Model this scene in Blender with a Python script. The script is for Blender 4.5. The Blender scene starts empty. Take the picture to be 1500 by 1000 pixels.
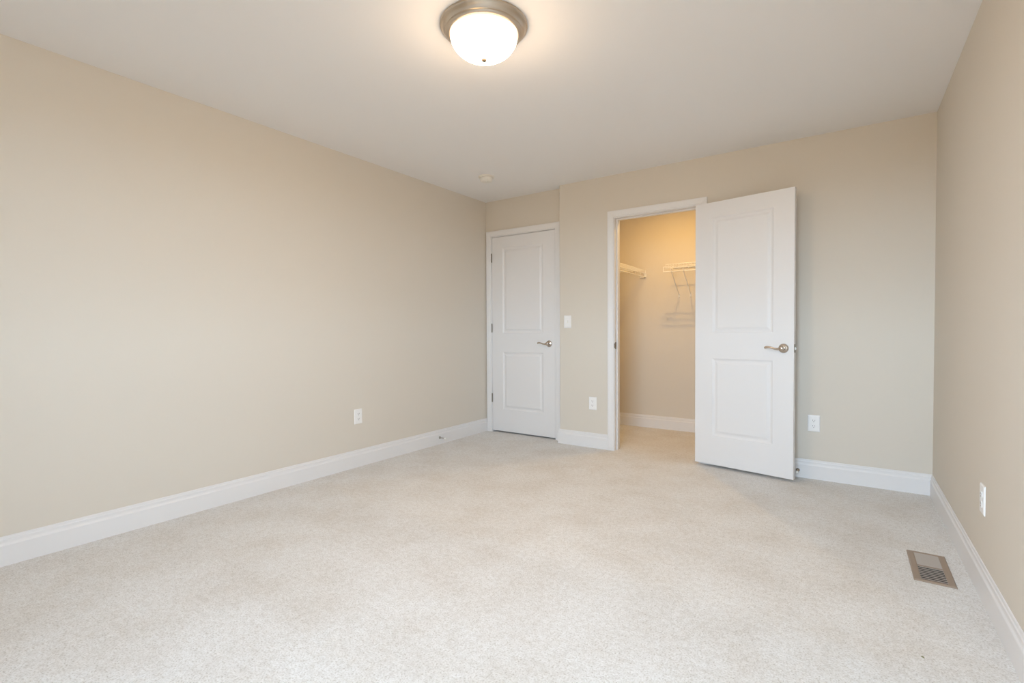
import bpy, bmesh, math, random
from mathutils import Vector, Matrix

C = bpy.context.scene.collection
S = bpy.context.scene
PI = math.pi

# ------------------------------------------------------------------ room figures (metres)
W, H = 3.66, 2.44            # right wall, ceiling
RC = 0.093                   # depth of the entry recess behind the closet wall
XC = 0.941                   # outside corner between recess and closet wall
YB = -4.95                   # rear wall (behind the camera)
TW = 0.115                   # wall thickness
YC = 1.20                    # closet back wall
XL, XR = 1.06, 2.70          # closet side walls
BH, BT = 0.1355, 0.0129      # baseboard

# ------------------------------------------------------------------ camera
cd = bpy.data.cameras.new('camera')
cam = bpy.data.objects.new('camera', cd); C.objects.link(cam)
cd.sensor_width = 36.0; cd.lens = 719.5254 / 1500 * 36.0
cd.clip_start = 0.05
yaw, pitch, roll = 0.60083, -0.02122, -0.00526
_f = Vector((-math.sin(yaw) * math.cos(pitch), math.cos(yaw) * math.cos(pitch), math.sin(pitch)))
_r = Vector((math.cos(yaw), math.sin(yaw), 0)); _u = _r.cross(_f)
_r2 = math.cos(roll) * _r + math.sin(roll) * _u
_u2 = -math.sin(roll) * _r + math.cos(roll) * _u
cam.matrix_world = Matrix(((_r2.x, _u2.x, -_f.x, 3.2088), (_r2.y, _u2.y, -_f.y, -4.1064),
                           (_r2.z, _u2.z, -_f.z, 1.0694), (0, 0, 0, 1)))
S.camera = cam

# ------------------------------------------------------------------ sky, exposure
SKY = 3.60                                # daylight through the window behind the viewer
LAMP, LAMP_COL = 10.8, (1.0, 0.72, 0.47)
BULB, BULB_COL = 1.28, (1.0, 0.62, 0.22)
w = bpy.data.worlds.new('overcast_sky'); S.world = w; w.use_nodes = True
nt = w.node_tree; nt.nodes.clear()
out = nt.nodes.new('ShaderNodeOutputWorld'); bg = nt.nodes.new('ShaderNodeBackground')
geo = nt.nodes.new('ShaderNodeTexCoord'); sep = nt.nodes.new('ShaderNodeSeparateXYZ')
ramp = nt.nodes.new('ShaderNodeValToRGB'); mp = nt.nodes.new('ShaderNodeMapRange')
mp.inputs['From Min'].default_value = -1; mp.inputs['From Max'].default_value = 1
e = ramp.color_ramp.elements
e[0].position = 0.0; e[0].color = (0.20, 0.135, 0.07, 1)
e[1].position = 1.0; e[1].color = (0.72, 0.98, 1.30, 1)
e.new(0.49).color = (0.22, 0.15, 0.075, 1); e.new(0.51).color = (0.80, 1.02, 1.24, 1)
nt.links.new(geo.outputs['Generated'], sep.inputs[0]); nt.links.new(sep.outputs['Z'], mp.inputs['Value'])
nt.links.new(mp.outputs[0], ramp.inputs[0]); nt.links.new(ramp.outputs[0], bg.inputs[0])
bg.inputs[1].default_value = SKY
nt.links.new(bg.outputs[0], out.inputs[0])

# windows behind the viewer: (side, start, end, sill, head); a portal in each guides the sky light in
WINDOWS = [('rear', 2.25, 3.50, 0.95, 2.28)]
for side, a, b, z0, z1 in WINDOWS:
    pl = bpy.data.lights.new('window_portal', 'AREA'); pl.shape = 'RECTANGLE'
    pl.size = b - a; pl.size_y = z1 - z0; pl.cycles.is_portal = True
    po = bpy.data.objects.new('window_portal', pl); C.objects.link(po)
    if side == 'rear':
        po.location = ((a + b) / 2, YB - TW - 0.01, (z0 + z1) / 2); po.rotation_euler = (PI / 2, 0, 0)
    elif side == 'right':
        po.location = (W + TW + 0.01, (a + b) / 2, (z0 + z1) / 2); po.rotation_euler = (PI / 2, 0, PI / 2)
    else:
        po.location = (-TW - 0.01, (a + b) / 2, (z0 + z1) / 2); po.rotation_euler = (PI / 2, 0, -PI / 2)

S.view_settings.view_transform = 'Standard'; S.view_settings.look = 'None'
S.view_settings.gamma = 1.0; S.view_settings.use_curve_mapping = False
S.view_settings.exposure = 3.0
S.cycles.use_denoising = True
S.cycles.max_bounces = 14; S.cycles.diffuse_bounces = 10; S.cycles.transparent_max_bounces = 12

# ------------------------------------------------------------------ materials
def mat(name, col, rough=0.6, metal=0.0, spec=0.5, emit=None, estr=0.0):
    m = bpy.data.materials.new(name); m.use_nodes = True
    b = m.node_tree.nodes['Principled BSDF']
    b.inputs['Base Color'].default_value = (*col, 1); b.inputs['Roughness'].default_value = rough
    b.inputs['Metallic'].default_value = metal; b.inputs['Specular IOR Level'].default_value = spec
    if emit:
        b.inputs['Emission Color'].default_value = (*emit, 1); b.inputs['Emission Strength'].default_value = estr
    return m

def add_bump(m, scale, strength, dist=0.001, detail=4):
    t = m.node_tree; b = t.nodes['Principled BSDF']
    tc = t.nodes.new('ShaderNodeTexCoord'); n = t.nodes.new('ShaderNodeTexNoise'); bp = t.nodes.new('ShaderNodeBump')
    n.inputs['Scale'].default_value = scale; n.inputs['Detail'].default_value = detail
    bp.inputs['Strength'].default_value = strength; bp.inputs['Distance'].default_value = dist
    t.links.new(tc.outputs['Object'], n.inputs['Vector']); t.links.new(n.outputs['Fac'], bp.inputs['Height'])
    t.links.new(bp.outputs[0], b.inputs['Normal'])
    return m

WALL = (0.68, 0.635, 0.565)
M = {}
M['wall'] = add_bump(mat('wall_paint', WALL, 0.75, spec=0.25), 260, 0.08)
M['ceiling'] = add_bump(mat('ceiling_paint', (0.84, 0.835, 0.835), 0.9, spec=0.1), 200, 0.08)
M['trim'] = mat('white_trim_paint', (0.77, 0.765, 0.77), 0.38, spec=0.45)
M['door'] = mat('white_door_paint', (0.77, 0.765, 0.77), 0.42, spec=0.45)
M['plastic'] = mat('white_plastic', (0.86, 0.86, 0.86), 0.35)
M['detector'] = mat('detector_plastic', (0.79, 0.775, 0.73), 0.45)
M['slot'] = mat('dark_slot', (0.05, 0.05, 0.05), 0.7)
M['nickel'] = mat('satin_nickel', (0.56, 0.50, 0.44), 0.27, metal=1.0)
M['pan'] = add_bump(mat('brushed_nickel', (0.60, 0.52, 0.43), 0.33, metal=1.0), 120, 0.05)
M['steel'] = mat('dull_hinge_metal', (0.27, 0.245, 0.21), 0.42, metal=1.0)
M['wire'] = mat('white_coated_wire', (0.86, 0.85, 0.82), 0.35)
M['rubber'] = mat('white_rubber', (0.82, 0.82, 0.80), 0.6)
M['vent'] = mat('brown_register_enamel', (0.30, 0.23, 0.175), 0.45)
M['vent_slat'] = mat('register_slat_enamel', (0.40, 0.36, 0.325), 0.45)
M['duct'] = mat('dark_duct', (0.035, 0.033, 0.03), 0.8)
M['leaf'] = mat('olive_leaf', (0.20, 0.19, 0.09), 0.8)
M['glass_lit'] = mat('lit_frosted_glass', (0.9, 0.88, 0.84), 0.3, emit=LAMP_COL, estr=LAMP)
M['finial'] = mat('finial_metal', (0.08, 0.058, 0.04), 0.7)
# the bowl's emission is shaped by facing, dim at the sides to spare the ceiling
_t = M['glass_lit'].node_tree; _b = _t.nodes['Principled BSDF']
_g = _t.nodes.new('ShaderNodeNewGeometry'); _s = _t.nodes.new('ShaderNodeSeparateXYZ'); _m = _t.nodes.new('ShaderNodeMapRange')
for k, v in (('From Min', -0.22), ('From Max', -0.9), ('To Min', 0.02 * LAMP), ('To Max', LAMP)): _m.inputs[k].default_value = v
_t.links.new(_g.outputs['Normal'], _s.inputs[0]); _t.links.new(_s.outputs['Z'], _m.inputs['Value'])
_t.links.new(_m.outputs[0], _b.inputs['Emission Strength'])
M['bulb'] = mat('lit_bulb', (0.9, 0.9, 0.9), 0.3, emit=BULB_COL, estr=4.0)

def pane_mat():
    m = bpy.data.materials.new('window_glass'); m.use_nodes = True
    t = m.node_tree; t.nodes.clear()
    o = t.nodes.new('ShaderNodeOutputMaterial'); mx = t.nodes.new('ShaderNodeMixShader')
    tr = t.nodes.new('ShaderNodeBsdfTransparent'); g = t.nodes.new('ShaderNodeBsdfGlossy')
    tr.inputs[0].default_value = (0.97, 0.98, 0.98, 1); g.inputs['Roughness'].default_value = 0.02
    mx.inputs[0].default_value = 0.05
    t.links.new(tr.outputs[0], mx.inputs[1]); t.links.new(g.outputs[0], mx.inputs[2]); t.links.new(mx.outputs[0], o.inputs[0])
    return m
M['pane'] = pane_mat()

def carpet_mat():
    m = mat('cream_speckled_carpet', (0.7, 0.67, 0.62), 0.95, spec=0.08)
    t = m.node_tree; b = t.nodes['Principled BSDF']
    tc = t.nodes.new('ShaderNodeTexCoord')
    fib = t.nodes.new('ShaderNodeTexNoise'); fib.inputs['Scale'].default_value = 165; fib.inputs['Detail'].default_value = 5
    fib.inputs['Roughness'].default_value = 0.65
    r1 = t.nodes.new('ShaderNodeValToRGB')
    r1.color_ramp.elements[0].position = 0.33; r1.color_ramp.elements[0].color = (0.47, 0.44, 0.40, 1)
    r1.color_ramp.elements[1].position = 0.60; r1.color_ramp.elements[1].color = (0.765, 0.762, 0.757, 1)
    x = r1.color_ramp.elements.new(0.45); x.color = (0.68, 0.672, 0.658, 1)
    big = t.nodes.new('ShaderNodeTexNoise'); big.inputs['Scale'].default_value = 3.2; big.inputs['Detail'].default_value = 6
    big.inputs['Roughness'].default_value = 0.62
    r2 = t.nodes.new('ShaderNodeValToRGB')
    r2.color_ramp.elements[0].position = 0.35; r2.color_ramp.elements[0].color = (0.915, 0.89, 0.86, 1)
    r2.color_ramp.elements[1].position = 0.60; r2.color_ramp.elements[1].color = (1, 1, 1, 1)
    mid = t.nodes.new('ShaderNodeTexNoise'); mid.inputs['Scale'].default_value = 42; mid.inputs['Detail'].default_value = 5
    mid.inputs['Roughness'].default_value = 0.7
    r3 = t.nodes.new('ShaderNodeValToRGB')
    r3.color_ramp.elements[0].position = 0.36; r3.color_ramp.elements[0].color = (0.88, 0.865, 0.845, 1)
    r3.color_ramp.elements[1].position = 0.58; r3.color_ramp.elements[1].color = (1.0, 1.0, 1.0, 1)
    mix2 = t.nodes.new('ShaderNodeMix'); mix2.data_type = 'RGBA'; mix2.blend_type = 'MULTIPLY'; mix2.inputs[0].default_value = 1
    mix = t.nodes.new('ShaderNodeMix'); mix.data_type = 'RGBA'; mix.blend_type = 'MULTIPLY'; mix.inputs[0].default_value = 1
    bp = t.nodes.new('ShaderNodeBump'); bp.inputs['Strength'].default_value = 0.35; bp.inputs['Distance'].default_value = 0.003
    for n in (fib, big, mid): t.links.new(tc.outputs['Object'], n.inputs['Vector'])
    t.links.new(fib.outputs['Fac'], r1.inputs[0]); t.links.new(big.outputs['Fac'], r2.inputs[0])
    t.links.new(r1.outputs[0], mix.inputs[6]); t.links.new(r2.outputs[0], mix.inputs[7])
    t.links.new(mid.outputs['Fac'], r3.inputs[0]); t.links.new(mix.outputs[2], mix2.inputs[6]); t.links.new(r3.outputs[0], mix2.inputs[7])
    t.links.new(mix2.outputs[2], b.inputs['Base Color'])
    t.links.new(fib.outputs['Fac'], bp.inputs['Height']); t.links.new(bp.outputs[0], b.inputs['Normal'])
    b.inputs['Sheen Weight'].default_value = 0.15
    return m
M['carpet'] = carpet_mat()

# ------------------------------------------------------------------ mesh helpers
def obj(name, bm, m, parent=None, smooth=False, bevel=0.0, mw=None):
    me = bpy.data.meshes.new(name)
    bmesh.ops.remove_doubles(bm, verts=bm.verts, dist=1e-6)
    bmesh.ops.recalc_face_normals(bm, faces=bm.faces)
    bm.to_mesh(me); bm.free()
    me.materials.append(m)
    if smooth:
        for p in me.polygons: p.use_smooth = True
        me.set_sharp_from_angle(angle=math.radians(38))
    o = bpy.data.objects.new(name, me); C.objects.link(o)
    if parent: o.parent = parent
    if mw: o.matrix_world = mw
    if bevel:
        b = o.modifiers.new('edge', 'BEVEL'); b.width = bevel; b.segments = 2; b.limit_method = 'ANGLE'
        b.angle_limit = math.radians(50)
    return o

def tag(o, label=None, cat=None, group=None, kind=None):
    if label: o['label'] = label
    if cat: o['category'] = cat
    if group: o['group'] = group
    if kind: o['kind'] = kind
    return o

def empty(name, loc, label, cat, group=None, rz=0.0):
    o = bpy.data.objects.new(name, None); C.objects.link(o)
    o.empty_display_size = 0.05
    o.location = loc; o.rotation_euler = (0, 0, rz)
    return tag(o, label, cat, group)

def box(bm, x0, x1, y0, y1, z0, z1):
    v = [bm.verts.new(p) for p in ((x0, y0, z0), (x1, y0, z0), (x1, y1, z0), (x0, y1, z0),
                                   (x0, y0, z1), (x1, y0, z1), (x1, y1, z1), (x0, y1, z1))]
    for f in ((0, 3, 2, 1), (4, 5, 6, 7), (0, 1, 5, 4), (1, 2, 6, 5), (2, 3, 7, 6), (3, 0, 4, 7)):
        bm.faces.new([v[i] for i in f])
    return bm

def boxes(*bs):
    bm = bmesh.new()
    for b in bs: box(bm, *b)
    return bm

def prism(bm, poly, z0, z1):
    a = [bm.verts.new((x, y, z0)) for x, y in poly]; b = [bm.verts.new((x, y, z1)) for x, y in poly]
    n = len(poly)
    bm.faces.new(a[::-1]); bm.faces.new(b)
    for i in range(n): bm.faces.new((a[i], a[(i + 1) % n], b[(i + 1) % n], b[i]))
    return bm

def loft(bm, rings, closed=True, cap=True):
    """join rings of equal vertex count"""
    rv = [[bm.verts.new(p) for p in r] for r in rings]
    n = len(rv[0])
    for a, b in zip(rv, rv[1:]):
        for i in range(n if closed else n - 1):
            bm.faces.new((a[i], a[(i + 1) % n], b[(i + 1) % n], b[i]))
    if cap:
        bm.faces.new(rv[0][::-1]); bm.faces.new(rv[-1])
    return bm

def lathe(bm, prof, axis='z', seg=48, org=(0, 0, 0)):
    """prof: (radius, height) points; axis z or -y (towards the room from a wall facing -y)"""
    rings = []
    for r, h in prof:
        ring = []
        for k in range(seg):
            a = 2 * PI * k / seg; c, s = math.cos(a) * max(r, 1e-5), math.sin(a) * max(r, 1e-5)
            p = {'z': (c, s, h), 'y': (c, h, s), 'x': (h, c, s)}[axis]
            ring.append((p[0] + org[0], p[1] + org[1], p[2] + org[2]))
        rings.append(ring)
    return loft(bm, rings)

def tube(bm, pts, r, seg=8, flat=1.0):
    """round bar along a polyline; r may be a list; flat squashes the second axis"""
    pts = [Vector(p) for p in pts]; rings = []
    for i, p in enumerate(pts):
        d = (pts[min(i + 1, len(pts) - 1)] - pts[max(i - 1, 0)]).normalized()
        up = Vector((0, 0, 1)) if abs(d.z) < 0.95 else Vector((1, 0, 0))
        a = d.cross(up).normalized(); b = a.cross(d).normalized()
        rr = r[i] if isinstance(r, (list, tuple)) else r
        rings.append([tuple(p + a * math.cos(t) * rr * flat + b * math.sin(t) * rr)
                      for t in (2 * PI * k / seg for k in range(seg))])
    return loft(bm, rings)

def struct(name, bm, m, label, cat, **k):
    return tag(obj(name, bm, m, **k), label, cat, kind='structure')

# ------------------------------------------------------------------ room shell
X0, X1, Y0, Y1 = -TW, W + TW, YB - TW, YC + TW
struct('floor', boxes((X0, X1, Y0, Y1, -0.06, 0)), M['carpet'], 'cream speckled wall to wall carpet', 'floor')
struct('ceiling', boxes((X0, X1, Y0, Y1, H, H + 0.06)), M['ceiling'], 'smooth white painted ceiling above the bedroom', 'ceiling')
def holed(u0, u1, side, mk):
    bs = []; u = u0
    for sd, a, b, z0, z1 in WINDOWS:
        if sd != side: continue
        bs += [mk(u, a, 0, H), mk(a, b, 0, z0), mk(a, b, z1, H)]; u = b
    return boxes(*bs, mk(u, u1, 0, H))
struct('wall_right', holed(Y0, TW, 'right', lambda a, b, z0, z1: (W, X1, a, b, z0, z1)), M['wall'], 'greige wall on the right beside the floor register', 'wall')
struct('wall_left', holed(Y0, Y1, 'left', lambda a, b, z0, z1: (X0, 0, a, b, z0, z1)), M['wall'], 'long plain greige wall on the left with one low outlet', 'wall')
def arc(cx, cy, r, a0, a1, n=6):
    return [(cx + r * math.cos(a0 + (a1 - a0) * i / n), cy + r * math.sin(a0 + (a1 - a0) * i / n)) for i in range(n + 1)]
# closet wall: two piers and a header, the recess corner slightly rounded
O1, O2, OT = 1.4985, 2.2155, 2.060        # closet opening inside the jambs
E1, E2 = 0.0745, 0.8425                   # entry opening
J = 0.018
bm = bmesh.new()
prism(bm, arc(XC + 0.012, 0.012, 0.012, PI, 1.5 * PI) + [(O1 - J, 0), (O1 - J, TW), (XC, TW)], 0, H)
box(bm, O1 - J, O2 + J, 0, TW, OT + J, H)
box(bm, O2 + J, W, 0, TW, 0, H)
struct('wall_back', bm, M['wall'], 'greige wall at the back holding the closet opening', 'wall')
struct('wall_entry', boxes((0, E1 - J, RC, RC + TW, 0, H), (E1 - J, E2 + J, RC, RC + TW, OT + J, H),
                           (E2 + J, XC, RC, RC + TW, 0, H)), M['wall'],
       'narrow recessed greige wall around the closed white door', 'wall')
struct('wall_closet_left', boxes((XC + 0.004, XL, TW, YC, 0, H)), M['wall'], 'side wall inside the closet behind the left wire shelf', 'wall')
struct('wall_closet_right', boxes((XR, XR + TW, TW, YC, 0, H)), M['wall'], 'side wall inside the closet hidden behind the open door', 'wall')
struct('wall_closet_back', boxes((0, XR + TW, YC, YC + TW, 0, H)), M['wall'], 'warmly lit wall at the back of the closet', 'wall')
struct('wall_rear', holed(0, W, 'rear', lambda a, b, z0, z1: (a, b, Y0, YB, z0, z1)), M['wall'], 'greige window wall behind the viewer', 'wall')

# baseboards: profile (out from wall, height)
BP = [(0, 0), (BT, 0), (BT, 0.094), (BT - .0015, 0.0975), (BT - .0045, 0.102), (BT - .0055, 0.108), (BT - .0045, 0.1185),
      (BT - .0055, 0.1215), (0.0050, 0.1235), (0.0045, 0.1335), (0.0030, BH), (0, BH)]
def baseboard(name, path, label):
    """path: wall-line points, room on the left-hand side of travel; mitred corners"""
    pts = [Vector((p[0], p[1])) for p in path]; rings = []
    for i, p in enumerate(pts):
        ns = []
        if i > 0: d = (p - pts[i - 1]).normalized(); ns.append(Vector((-d.y, d.x)))
        if i < len(pts) - 1: d = (pts[i + 1] - p).normalized(); ns.append(Vector((-d.y, d.x)))
        n = ns[0] if len(ns) == 1 else (ns[0] + ns[1]) / (1 + ns[0].dot(ns[1]))
        rings.append([(p.x + n.x * a, p.y + n.y * a, h) for a, h in BP])
    return struct(name, loft(bmesh.new(), rings), M['trim'], label, 'baseboard')
CW, REV, CT = 0.057, 0.0055, 0.016            # casing width, reveal, thickness
baseboard('baseboard_left', [(0, RC), (0, YB)], 'white moulded baseboard along the long left wall')
baseboard('baseboard_back', [(O1 - REV - CW, 0), (XC, 0), (XC, RC)], 'short white baseboard between the two doors')
baseboard('baseboard_right', [(W, YB), (W, 0), (O2 + REV + CW, 0)], 'white moulded baseboard running from behind the open door along the right wall')
baseboard('baseboard_closet', [(XR, TW), (XR, YC), (XL, YC), (XL, TW)], 'white baseboard inside the lit closet')

# door casings: profile (distance from opening edge, thickness), mitred legs and head
CP = [(0, 0), (0, 0.0085), (0.003, 0.0105), (0.009, 0.0105), (0.012, 0.0095), (0.016, 0.0115), (0.040, 0.0155),
      (0.046, CT), (0.054, CT), (CW, 0.0145), (CW, 0)]
def casing(name, x0, x1, zt, y, label):
    a0, a1, b = x0 - REV, x1 + REV, zt + REV
    rings = [[(a0 - a, y - t, 0) for a, t in CP], [(a0 - a, y - t, b + a) for a, t in CP],
             [(a1 + a, y - t, b + a) for a, t in CP], [(a1 + a, y - t, 0) for a, t in CP]]
    o = struct(name, loft(bmesh.new(), rings), M['trim'], label, 'door trim')
    bm = boxes((x0 - J, x0, y, y + TW, 0, zt + J), (x1, x1 + J, y, y + TW, 0, zt + J), (x0, x1, y, y + TW, zt, zt + J))
    obj('door_jamb', bm, M['trim'], o)
    s0, s1 = y + 0.040, y + 0.074
    obj('stop_moulding', boxes((x0, x0 + .011, s0, s1, 0, zt), (x1 - .011, x1, s0, s1, 0, zt),
                               (x0 + .011, x1 - .011, s0, s1, zt - .011, zt)), M['trim'], o, bevel=0.002)
    return o
casing('trim_1', E1, E2, OT, RC, 'white casing framing the closed door in the recess')
tc = casing('trim_2', O1, O2, OT, 0.0, 'white casing framing the open lit closet')
sp = obj('strike_plate', boxes((O1 - .0005, O1 + .0022, 0.004, 0.034, 0.905, 0.965), (O1 - .0040, O1 + .0026, -.0035, 0.006, 0.914, 0.956)),
         M['steel'], tc, bevel=0.001)
sp['label'] = 'dark nickel strike plate'

# ------------------------------------------------------------------ doors
def door_slab(wd, zb, zt, th=0.035):
    """slab in local space: x 0..wd from hinge edge, front face y=0 looking to -y; two moulded panels on both faces"""
    bm = bmesh.new()
    px0, px1 = 0.135, wd - 0.135
    pz = [(0.247, 0.850), (1.048, 1.937)]
    steps = [(0, 0), (.004, .0025), (.010, .0065), (.016, .0085), (.024, .0085), (.030, .0065), (.040, .0025), (.044, .0020)]
    for side in (0, 1):
        Y = lambda d: d if side == 0 else th - d
        xs = [0, px0, px1, wd]; zs = [zb, pz[0][0], pz[0][1], pz[1][0], pz[1][1], zt]
        for i in range(3):
            for k in range(5):
                if i == 1 and k in (1, 3): continue
                bm.faces.new([bm.verts.new(p) for p in ((xs[i], Y(0), zs[k]), (xs[i + 1], Y(0), zs[k]),
                                                        (xs[i + 1], Y(0), zs[k + 1]), (xs[i], Y(0), zs[k + 1]))])
        for z0, z1 in pz:
            rings = [[(px0 + a, Y(d), z0 + a), (px1 - a, Y(d), z0 + a), (px1 - a, Y(d), z1 - a), (px0 + a, Y(d), z1 - a)] for a, d in steps]
            rv = [[bm.verts.new(p) for p in r] for r in rings]
            for a, b in zip(rv, rv[1:]):
                for i in range(4): bm.faces.new((a[i], a[(i + 1) % 4], b[(i + 1) % 4], b[i]))
            bm.faces.new(rv[-1])
    for q in (((0, 0, zb), (0, th, zb), (0, th, zt), (0, 0, zt)), ((wd, 0, zb), (wd, th, zb), (wd, th, zt), (wd, 0, zt)),
              ((0, 0, zb), (wd, 0, zb), (wd, th, zb), (0, th, zb)), ((0, 0, zt), (wd, 0, zt), (wd, th, zt), (0, th, zt))):
        bm.faces.new([bm.verts.new(p) for p in q])
    return bm

def lever(parent, x, z, y=0.0, out=-1, dirx=-1):
    """round rose with a wave lever; out = -1 stands off towards -y, dirx = way the lever points"""
    bm = bmesh.new()
    prof = [(0, 0), (0.033, 0), (0.033, 0.003), (0.031, 0.0065), (0.026, 0.0095), (0.019, 0.0115), (0.0165, 0.013), (0.0165, 0.016), (0, 0.016)]
    lathe(bm, [(r, y + out * h) for r, h in prof], 'y', 40, (x, 0, z))
    h = obj('door_handle', bm, M['nickel'], parent, smooth=True)
    h['label'] = 'satin nickel lever handle on a round rose'
    bm = bmesh.new()
    lathe(bm, [(r, y + out * d) for r, d in ((0, .014), (.0125, .014), (.0125, .030), (.0150, .036), (.0160, .046), (.0145, .054), (.0095, .058), (0, .059))],
          'y', 28, (x, 0, z))
    path = [(0.0, 0.0, .047), (.012, -.0015, .048), (.026, -.0035, .048), (.042, -.0020, .048), (.060, .0040, .048), (.078, .0085, .048),
            (.094, .0090, .047), (.106, .0060, .044), (.114, .0020, .040)]
    rad = [.0105, .0100, .0080, .0066, .0062, .0068, .0080, .0082, .0045]
    tube(bm, [(x + dirx * a, y + out * d, z + b) for a, b, d in path], rad, 14, flat=0.62)
    obj('lever', bm, M['nickel'], h, smooth=True)
    return h

def hinge(parent, x, y, z):
    bm = bmesh.new()
    lathe(bm, [(0, z - .048), (.003, z - .048), (.0045, z - .0455), (.0045, z - .044), (.0065, z - .044), (.0065, z + .044), (.0045, z + .044), (.0045, z + .0455), (.003, z + .048), (0, z + .048)],
          'z', 16, (x, y, 0))
    h = obj('hinge', bm, M['steel'], parent, smooth=True)
    h['label'] = 'grey metal hinge barrel'
    return h

# closed door in the recess
d1 = struct('door_1', door_slab(E2 - E1 - 0.006, 0.016, OT - 0.004), M['door'],
            'closed white two panel door in the recess at the left', 'door')
d1.location = (E1 + 0.003, RC + 0.003, 0)
wd1 = E2 - E1 - 0.006
lever(d1, wd1 - 0.066, 0.943)
for z in (1.843, 1.103, 0.362): hinge(d1, -0.0015, -0.0085, z)
obj('latch', boxes((wd1 - .0005, wd1 + .0018, .004, .031, .915, .971)), M['steel'], d1)

# open closet door, swung back towards the wall
d2 = struct('door_2', door_slab(0.7075, 0.0215, 2.0540), M['door'],
            'white two panel closet door standing wide open', 'door')
d2.location = (2.2027, -0.0568, 0); d2.rotation_euler = (0, 0, math.radians(-11.13))
lever(d2, 0.7075 - 0.066, 0.938)
lever(d2, 0.7075 - 0.066, 0.938, 0.035, 1)
for z in (1.843, 1.103, 0.362): hinge(d2, 0.003, 0.0425, z)
lp = obj('latch', boxes((.7070, .7088, .005, .030, .909, .967)), M['steel'], d2, bevel=0.0008)
lp['label'] = 'metal latch plate with spring bolt on the door edge'
bm = bmesh.new()
prism(bm, [(.7088, .010), (.7190, .012), (.7190, .016), (.7088, .025)], .929, .947)
obj('bolt', bm, M['steel'], lp)

# ------------------------------------------------------------------ wall plates
def wall_plate(kind, loc, rz, label, cat, group=None):
    """local: x along the wall, plate sits on y=0 and stands out to -y; origin at its centre"""
    t = empty(kind, loc, label, cat, group, rz)
    bm = bmesh.new()
    hw, hh, th = 0.0375, 0.0585, 0.006
    rings = []
    for a, d in ((0, 0), (0, .0025), (.0035, .0055), (.0060, th)):
        rings.append([(-hw + a, -d, -hh + a), (hw - a, -d, -hh + a), (hw - a, -d, hh - a), (-hw + a, -d, hh - a)])
    loft(bm, rings)
    obj('cover_plate', bm, M['plastic'], t)
    if kind == 'wall_outlet':
        for s in (-1, 1):
            bm = bmesh.new()
            ring = []
            for k in range(28):
                a = 2 * PI * k / 28
                ring.append((0.0172 * math.cos(a), max(-0.0132, min(0.0132, 0.0172 * math.sin(a)))))
            loft(bm, [[(x, -th + .001, z + s * .0195) for x, z in ring], [(x, -th - .0022, z + s * .0195) for x, z in ring]])
            r = obj('receptacle', bm, M['plastic'], t)
            zc = s * .0195
            yy = -th - .0024
            bm = boxes((-.0075, -.0053, yy, -th, zc - .0015, zc + .0075), (.0055, .0075, yy, -th, zc - .0005, zc + .0070))
            lathe(bm, [(0, -th), (.0026, -th), (.0026, yy), (0, yy)], 'y', 12, (0, 0, zc - .0075))
            obj('contact_slots', bm, M['slot'], r)
        bm = lathe(bmesh.new(), [(0, -th), (.0032, -th), (.0028, -th - .0012), (0, -th - .0014)], 'y', 14)
        obj('screw', bm, M['plastic'], t, smooth=True)
    else:
        bm = boxes((-.0055, .0055, -th - .0006, -th + .001, -.0125, .0125))
        obj('toggle_slot', bm, M['detector'], t)
        bm = bmesh.new()
        loft(bm, [[(-.0042, -th, -.004), (.0042, -th, -.004), (.0042, -th, .0095), (-.0042, -th, .0095)],
                  [(-.0036, -th - .012, .004), (.0036, -th - .012, .004), (.0036, -th - .011, .0115), (-.0036, -th - .011, .0115)]])
        obj('toggle', bm, M['plastic'], t)
        for s in (-1, 1):
            bm = lathe(bmesh.new(), [(0, -th), (.0030, -th), (.0026, -th - .0010), (0, -th - .0012)], 'y', 12, (0, 0, s * .030))
            obj('screw', bm, M['plastic'], t, smooth=True)
    return t
wall_plate('light_switch', (1.030, 0, 1.155), 0, 'white toggle light switch on the wall between the two doors', 'light switch')
G = 'white wall outlets'
wall_plate('wall_outlet', (1.2865, 0, 0.406), 0, 'white outlet low on the short wall between the two doors', 'outlet', G)
wall_plate('wall_outlet', (3.0085, 0, 0.3985), 0, 'white outlet low on the wall right of the open door', 'outlet', G)
wall_plate('wall_outlet', (0, -1.592, 0.399), PI / 2, 'white outlet low on the long left wall', 'outlet', G)
wall_plate('wall_outlet', (W, -1.425, 0.385), -PI / 2, 'white outlet on the right wall above the floor register', 'outlet', G)

# ------------------------------------------------------------------ door stops on the baseboards
def door_stop(loc, rz, label):
    """points along local -y, from the baseboard face"""
    t = empty('door_stop', loc, label, 'door stop', 'baseboard door stops', rz)
    bm = lathe(bmesh.new(), [(0, 0), (.0125, 0), (.0125, -.003), (.008, -.009), (.0055, -.012), (0, -.012)], 'y', 20)
    obj('base', bm, M['steel'], t, smooth=True)
    bm = bmesh.new(); pts = []
    for i in range(12 * 11 + 1):
        a = 2 * PI * i / 12
        pts.append((.0048 * math.cos(a), -.011 - .052 * i / (12 * 11), .0048 * math.sin(a)))
    tube(bm, pts, .0014, 6)
    obj('spring', bm, M['nickel'], t, smooth=True)
    bm = lathe(bmesh.new(), [(0, -.061), (.0075, -.061), (.0085, -.066), (.0085, -.073), (.006, -.077), (0, -.078)], 'y', 18)
    obj('rubber_tip', bm, M['rubber'], t, smooth=True)['label'] = 'white rubber tip'
    return t
door_stop((BT, -0.665, 0.062), PI / 2, 'small metal spring door stop on the left wall baseboard')
door_stop((2.912, -BT, 0.052), 0, 'small metal spring door stop on the baseboard behind the open door')

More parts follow.
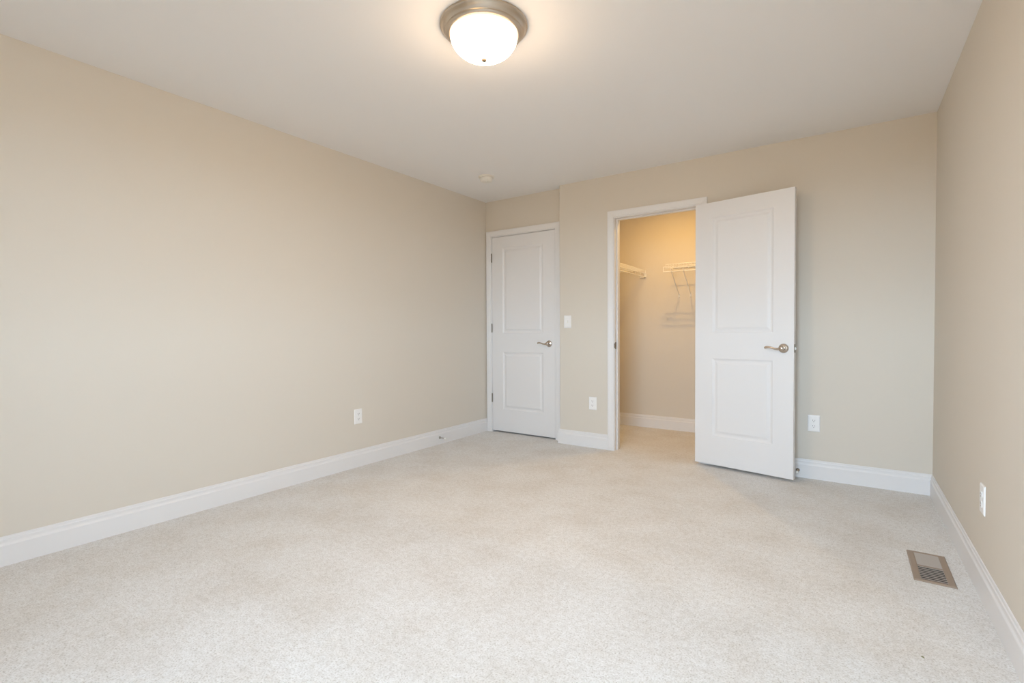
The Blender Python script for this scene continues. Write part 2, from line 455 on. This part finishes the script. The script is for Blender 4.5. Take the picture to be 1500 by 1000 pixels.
# ------------------------------------------------------------------ ceiling light
t = empty('ceiling_light', (1.845, -2.327, H), 'round flush ceiling light with brushed nickel ring and glowing glass bowl', 'ceiling light')
bm = lathe(bmesh.new(), [(0, 0), (.190, 0), (.1955, -.0015), (.197, -.005), (.1955, -.0085), (.193, -.0095), (.190, -.0115), (.1865, -.0185), (.180, -.0255),
                         (.1735, -.0290), (.1725, -.0315), (.1735, -.0340), (.1715, -.0370), (.1650, -.0410), (.1590, -.0425), (.1555, -.0430),
                         (.1545, -.0410), (.1545, -.0330), (0, -.0330)], 'z', 96)
obj('metal_ring', bm, M['pan'], t, smooth=True)
prof = [(0, -.0385), (.1525, -.0385)]
for i in range(1, 20):
    a = PI / 2 * i / 20
    prof.append((.1525 * math.cos(a) ** 0.92, -.0385 - .1065 * math.sin(a)))
prof.append((0, -.145))
obj('glass_bowl', lathe(bmesh.new(), prof, 'z', 96), M['glass_lit'], t, smooth=True)
bm = lathe(bmesh.new(), [(0, -.142), (.008, -.142), (.0125, -.1465), (.0130, -.151), (.0095, -.1565), (0, -.1585)], 'z', 24)
obj('finial', bm, M['finial'], t, smooth=True)

# ------------------------------------------------------------------ smoke detector
t = empty('smoke_detector', (0.545, -0.61, H), 'small round white smoke detector on the ceiling near the far corner', 'smoke detector')
obj('base', lathe(bmesh.new(), [(0, 0), (.070, 0), (.0705, -.004), (.067, -.011), (.058, -.012), (0, -.012)], 'z', 48), M['detector'], t, smooth=True)
obj('cover', lathe(bmesh.new(), [(0, -.012), (.054, -.012), (.0545, -.0145), (.056, -.016), (.056, -.028), (.053, -.038), (.045, -.046), (.030, -.050), (0, -.051)], 'z', 48),
    M['detector'], t, smooth=True)
obj('test_button', lathe(bmesh.new(), [(0, -.044), (.012, -.044), (.012, -.052), (.009, -.054), (0, -.054)], 'z', 24, (.020, -.018, 0)), M['detector'], t, smooth=True)

# ------------------------------------------------------------------ floor register
vx0, vx1, vy0, vy1 = 3.447, 3.587, -1.430, -1.091
t = empty('floor_register', ((vx0 + vx1) / 2, (vy0 + vy1) / 2, 0), 'brown metal floor register let into the carpet by the right wall', 'floor vent')
hx, hy = (vx1 - vx0) / 2, (vy1 - vy0) / 2
ix, iy = hx - .026, hy - .018
bm = bmesh.new()
zt, zi = .0065, .0050
ring = lambda a, b, z: [(-a, -b, z), (a, -b, z), (a, b, z), (-a, b, z)]
loft(bm, [ring(ix, iy, -.0), ring(hx, hy, .0), ring(hx, hy, .0030), ring(hx - .005, hy - .005, zt), ring(ix + .004, iy + .004, zt), ring(ix, iy, zi), ring(ix, iy, 0)], cap=False)
box(bm, -ix, ix, -.004, .004, .0015, .0058)
obj('frame', bm, M['vent'], t)
obj('duct_shade', boxes((-ix, ix, -iy, iy, .0003, .0008)), M['duct'], t)  # near-black sheet, its colour standing in for the shade of the duct below
for s in (-1, 1):
    bm = bmesh.new()
    n = 8; L = iy - .004
    for i in range(n):
        yc = s * (.004 + L * (i + .5) / n)
        dy, dz = s * .0048, .0022
        if s > 0:   # far bank: slats lean so that their faces show
            a = [(yc - .0082, .0010), (yc + .0070, .0052), (yc + .0078, .0052), (yc - .0074, .0010)]
        else:       # near bank: slats lean the other way and show the gaps
            a = [(yc - .0032, .0044), (yc - .0032, .0052), (yc + .0032, .0052), (yc + .0032, .0044)]
        loft(bm, [[(-ix, y, z) for y, z in a], [(ix, y, z) for y, z in a]])
    obj('louver_bank', bm, M['vent_slat'], t)

# scrap of leaf on the carpet
bm = bmesh.new()
pts = [(-.007, 0, .001), (-.003, .0028, .003), (.003, .003, .0035), (.008, .0008, .0015), (.004, -.0025, .003), (-.002, -.003, .0028)]
loft(bm, [[(x, y, z) for x, y, z in pts], [(x * .9, y * .9, z + .0012) for x, y, z in pts]])
lf = tag(obj('leaf_scrap', bm, M['leaf'], smooth=True), 'tiny olive scrap lying on the carpet near the right wall', 'debris')
lf.location = (3.415, -2.054, 0.0); lf.rotation_euler = (0, 0, -0.9)

# ------------------------------------------------------------------ closet: wire shelves
def wire_shelf(loc, rz, length, braces, label, end_bracket=False):
    """local: x along the wall, back rail at y=0, front edge at y=-depth; z=0 is the deck top"""
    dp = 0.300
    t = empty('wire_shelf', loc, label, 'wire shelf', 'white wire closet shelves', rz)
    r = .0031
    bm = bmesh.new()
    tube(bm, [(0, -.006, -.004), (length, -.006, -.004)], r, 8)
    tube(bm, [(0, -dp, 0), (length, -dp, 0)], r, 8)
    tube(bm, [(0, -dp * .52, -.005), (length, -dp * .52, -.005)], r, 8)
    tube(bm, [(0, -dp - .002, -.036), (length, -dp - .002, -.036)], r, 8)
    n = int(length / .0254)
    for i in range(n + 1):
        x = .004 + (length - .008) * i / n
        tube(bm, [(x, -.004, 0), (x, -dp + .004, .0022), (x, -dp - .0045, -.002), (x, -dp - .0045, -.036)], .0014, 5)
    obj('deck', bm, M['wire'], t, smooth=True)
    bm = bmesh.new()
    tube(bm, [(-.022, -dp - .002, -.024), (-.022, -dp - .002, -.072)], .0030, 8)
    tube(bm, [(-.024, -dp - .002, -.024), (.05, -dp - .002, -.024)], .0028, 8)
    tube(bm, [(-.024, -dp - .002, -.073), (length, -dp - .002, -.073)], .0042, 10)
    x = .06
    while x < length:
        tube(bm, [(x, -dp - .002, -.036), (x + .012, -dp - .002, -.055), (x, -dp - .002, -.073)], .0026, 6)
        x += .16
    obj('hang_rod', bm, M['wire'], t, smooth=True)
    for bx in braces:
        bm = bmesh.new()
        tube(bm, [(bx, -dp, -.045), (bx, -dp + .012, -.068), (bx, -.006, -.292)], .0048, 8, flat=0.9)
        b = obj('brace', bm, M['wire'], t, smooth=True)
        bm = boxes((bx - .007, bx + .007, -.010, 0, -.318, -.276))
        obj('wall_clip', bm, M['wire'], b, bevel=0.002)
    if end_bracket:
        bm = bmesh.new()
        tube(bm, [(length - .008, -dp - .002, 0), (length - .008, -dp - .002, -.070)], .0045, 8)
        box(bm, length - .012, length, -dp - .010, -dp + .012, -.076, -.030)
        box(bm, length - .010, length, -dp + .010, -dp + .060, -.078, -.064)
        obj('end_bracket', bm, M['wire'], t)
    x = .05
    while x < length:
        obj('wall_clip', boxes((x - .006, x + .006, -.011, 0, -.012, .006)), M['wire'], t, bevel=0.0015)
        x += .30
    return t
wire_shelf((1.672, YC, 1.735), 0, XR - 1.672 - 0.004, (.052, .172, .62), 'white wire shelf on the back wall of the closet right of the gap')
wire_shelf((XL, TW + 0.05, 1.728), PI / 2, YC - TW - 0.05 - 0.006, (.10,), 'white wire shelf along the left side of the closet', True)

# closet ceiling lamp (above the opening's sight line)
t = empty('closet_light', (1.80, 0.49, H), 'small round flush lamp on the closet ceiling above the opening', 'ceiling light')
obj('lamp_holder', lathe(bmesh.new(), [(0, 0), (.060, 0), (.060, -.010), (.052, -.022), (.030, -.030), (.022, -.030), (.021, -.024), (0, -.024)], 'z', 40), M['detector'], t, smooth=True)
obj('lens', lathe(bmesh.new(), [(0, -.0245), (.0205, -.0245), (.0205, -.0285), (.012, -.0305), (0, -.031)], 'z', 28), M['bulb'], t, smooth=True)
cl = bpy.data.lights.new('closet_lamp_light', 'AREA'); cl.shape = 'DISK'; cl.size = 0.024
cl.energy = BULB; cl.color = BULB_COL
co = bpy.data.objects.new('closet_lamp_light', cl); C.objects.link(co); co.location = (1.80, 0.49, H - 0.035)

# ------------------------------------------------------------------ windows behind the viewer
def make_window(n, side, a, b, z0, z1, label):
    """local: x along the wall, room towards +y, wall face at y=0"""
    wd, F = b - a, 0.035
    y0, y1 = -0.09, -0.03
    bs = [(0, wd, y0, y1, z0, z0 + F), (0, wd, y0, y1, z1 - F, z1), (0, F, y0, y1, z0 + F, z1 - F), (wd - F, wd, y0, y1, z0 + F, z1 - F)]
    lights = [(F, wd - F)]
    if wd > 1.3:
        bs.append((wd / 2 - .045, wd / 2 + .045, y0, y1, z0 + F, z1 - F)); lights = [(F, wd / 2 - .045), (wd / 2 + .045, wd - F)]
    win = struct('window_%d' % n, boxes(*bs), M['trim'], label, 'window')
    if side == 'rear': win.location = (a, YB, 0)
    elif side == 'right': win.location = (W, a, 0); win.rotation_euler = (0, 0, PI / 2)
    else: win.location = (0, b, 0); win.rotation_euler = (0, 0, -PI / 2)
    zm = (z0 + z1) / 2
    for p, q in lights:
        for c0, c1, yc in ((z0 + F, zm + .02, -.048), (zm - .02, z1 - F, -.072)):
            s = obj('sash', boxes((p, q, yc - .011, yc + .011, c0, c0 + F), (p, q, yc - .011, yc + .011, c1 - F, c1),
                                  (p, p + F, yc - .011, yc + .011, c0 + F, c1 - F), (q - F, q, yc - .011, yc + .011, c0 + F, c1 - F)), M['trim'], win)
            obj('pane', boxes((p + F, q - F, yc - .002, yc + .002, c0 + F, c1 - F)), M['pane'], s)
    bm = bmesh.new()
    rg = lambda e, t: [(-e, t, z0 - e), (-e, t, z1 + e), (wd + e, t, z1 + e), (wd + e, t, z0 - e)]
    loft(bm, [rg(e, t) for e, t in CP] + [rg(0, 0)], cap=False)
    obj('window_casing', bm, M['trim'], win)
for n, wn in enumerate(WINDOWS):
    make_window(n + 1, *wn, 'white twin sash window in the rear wall behind the viewer' if wn[0] == 'rear' else 'white sash window in the left wall beside the viewer')
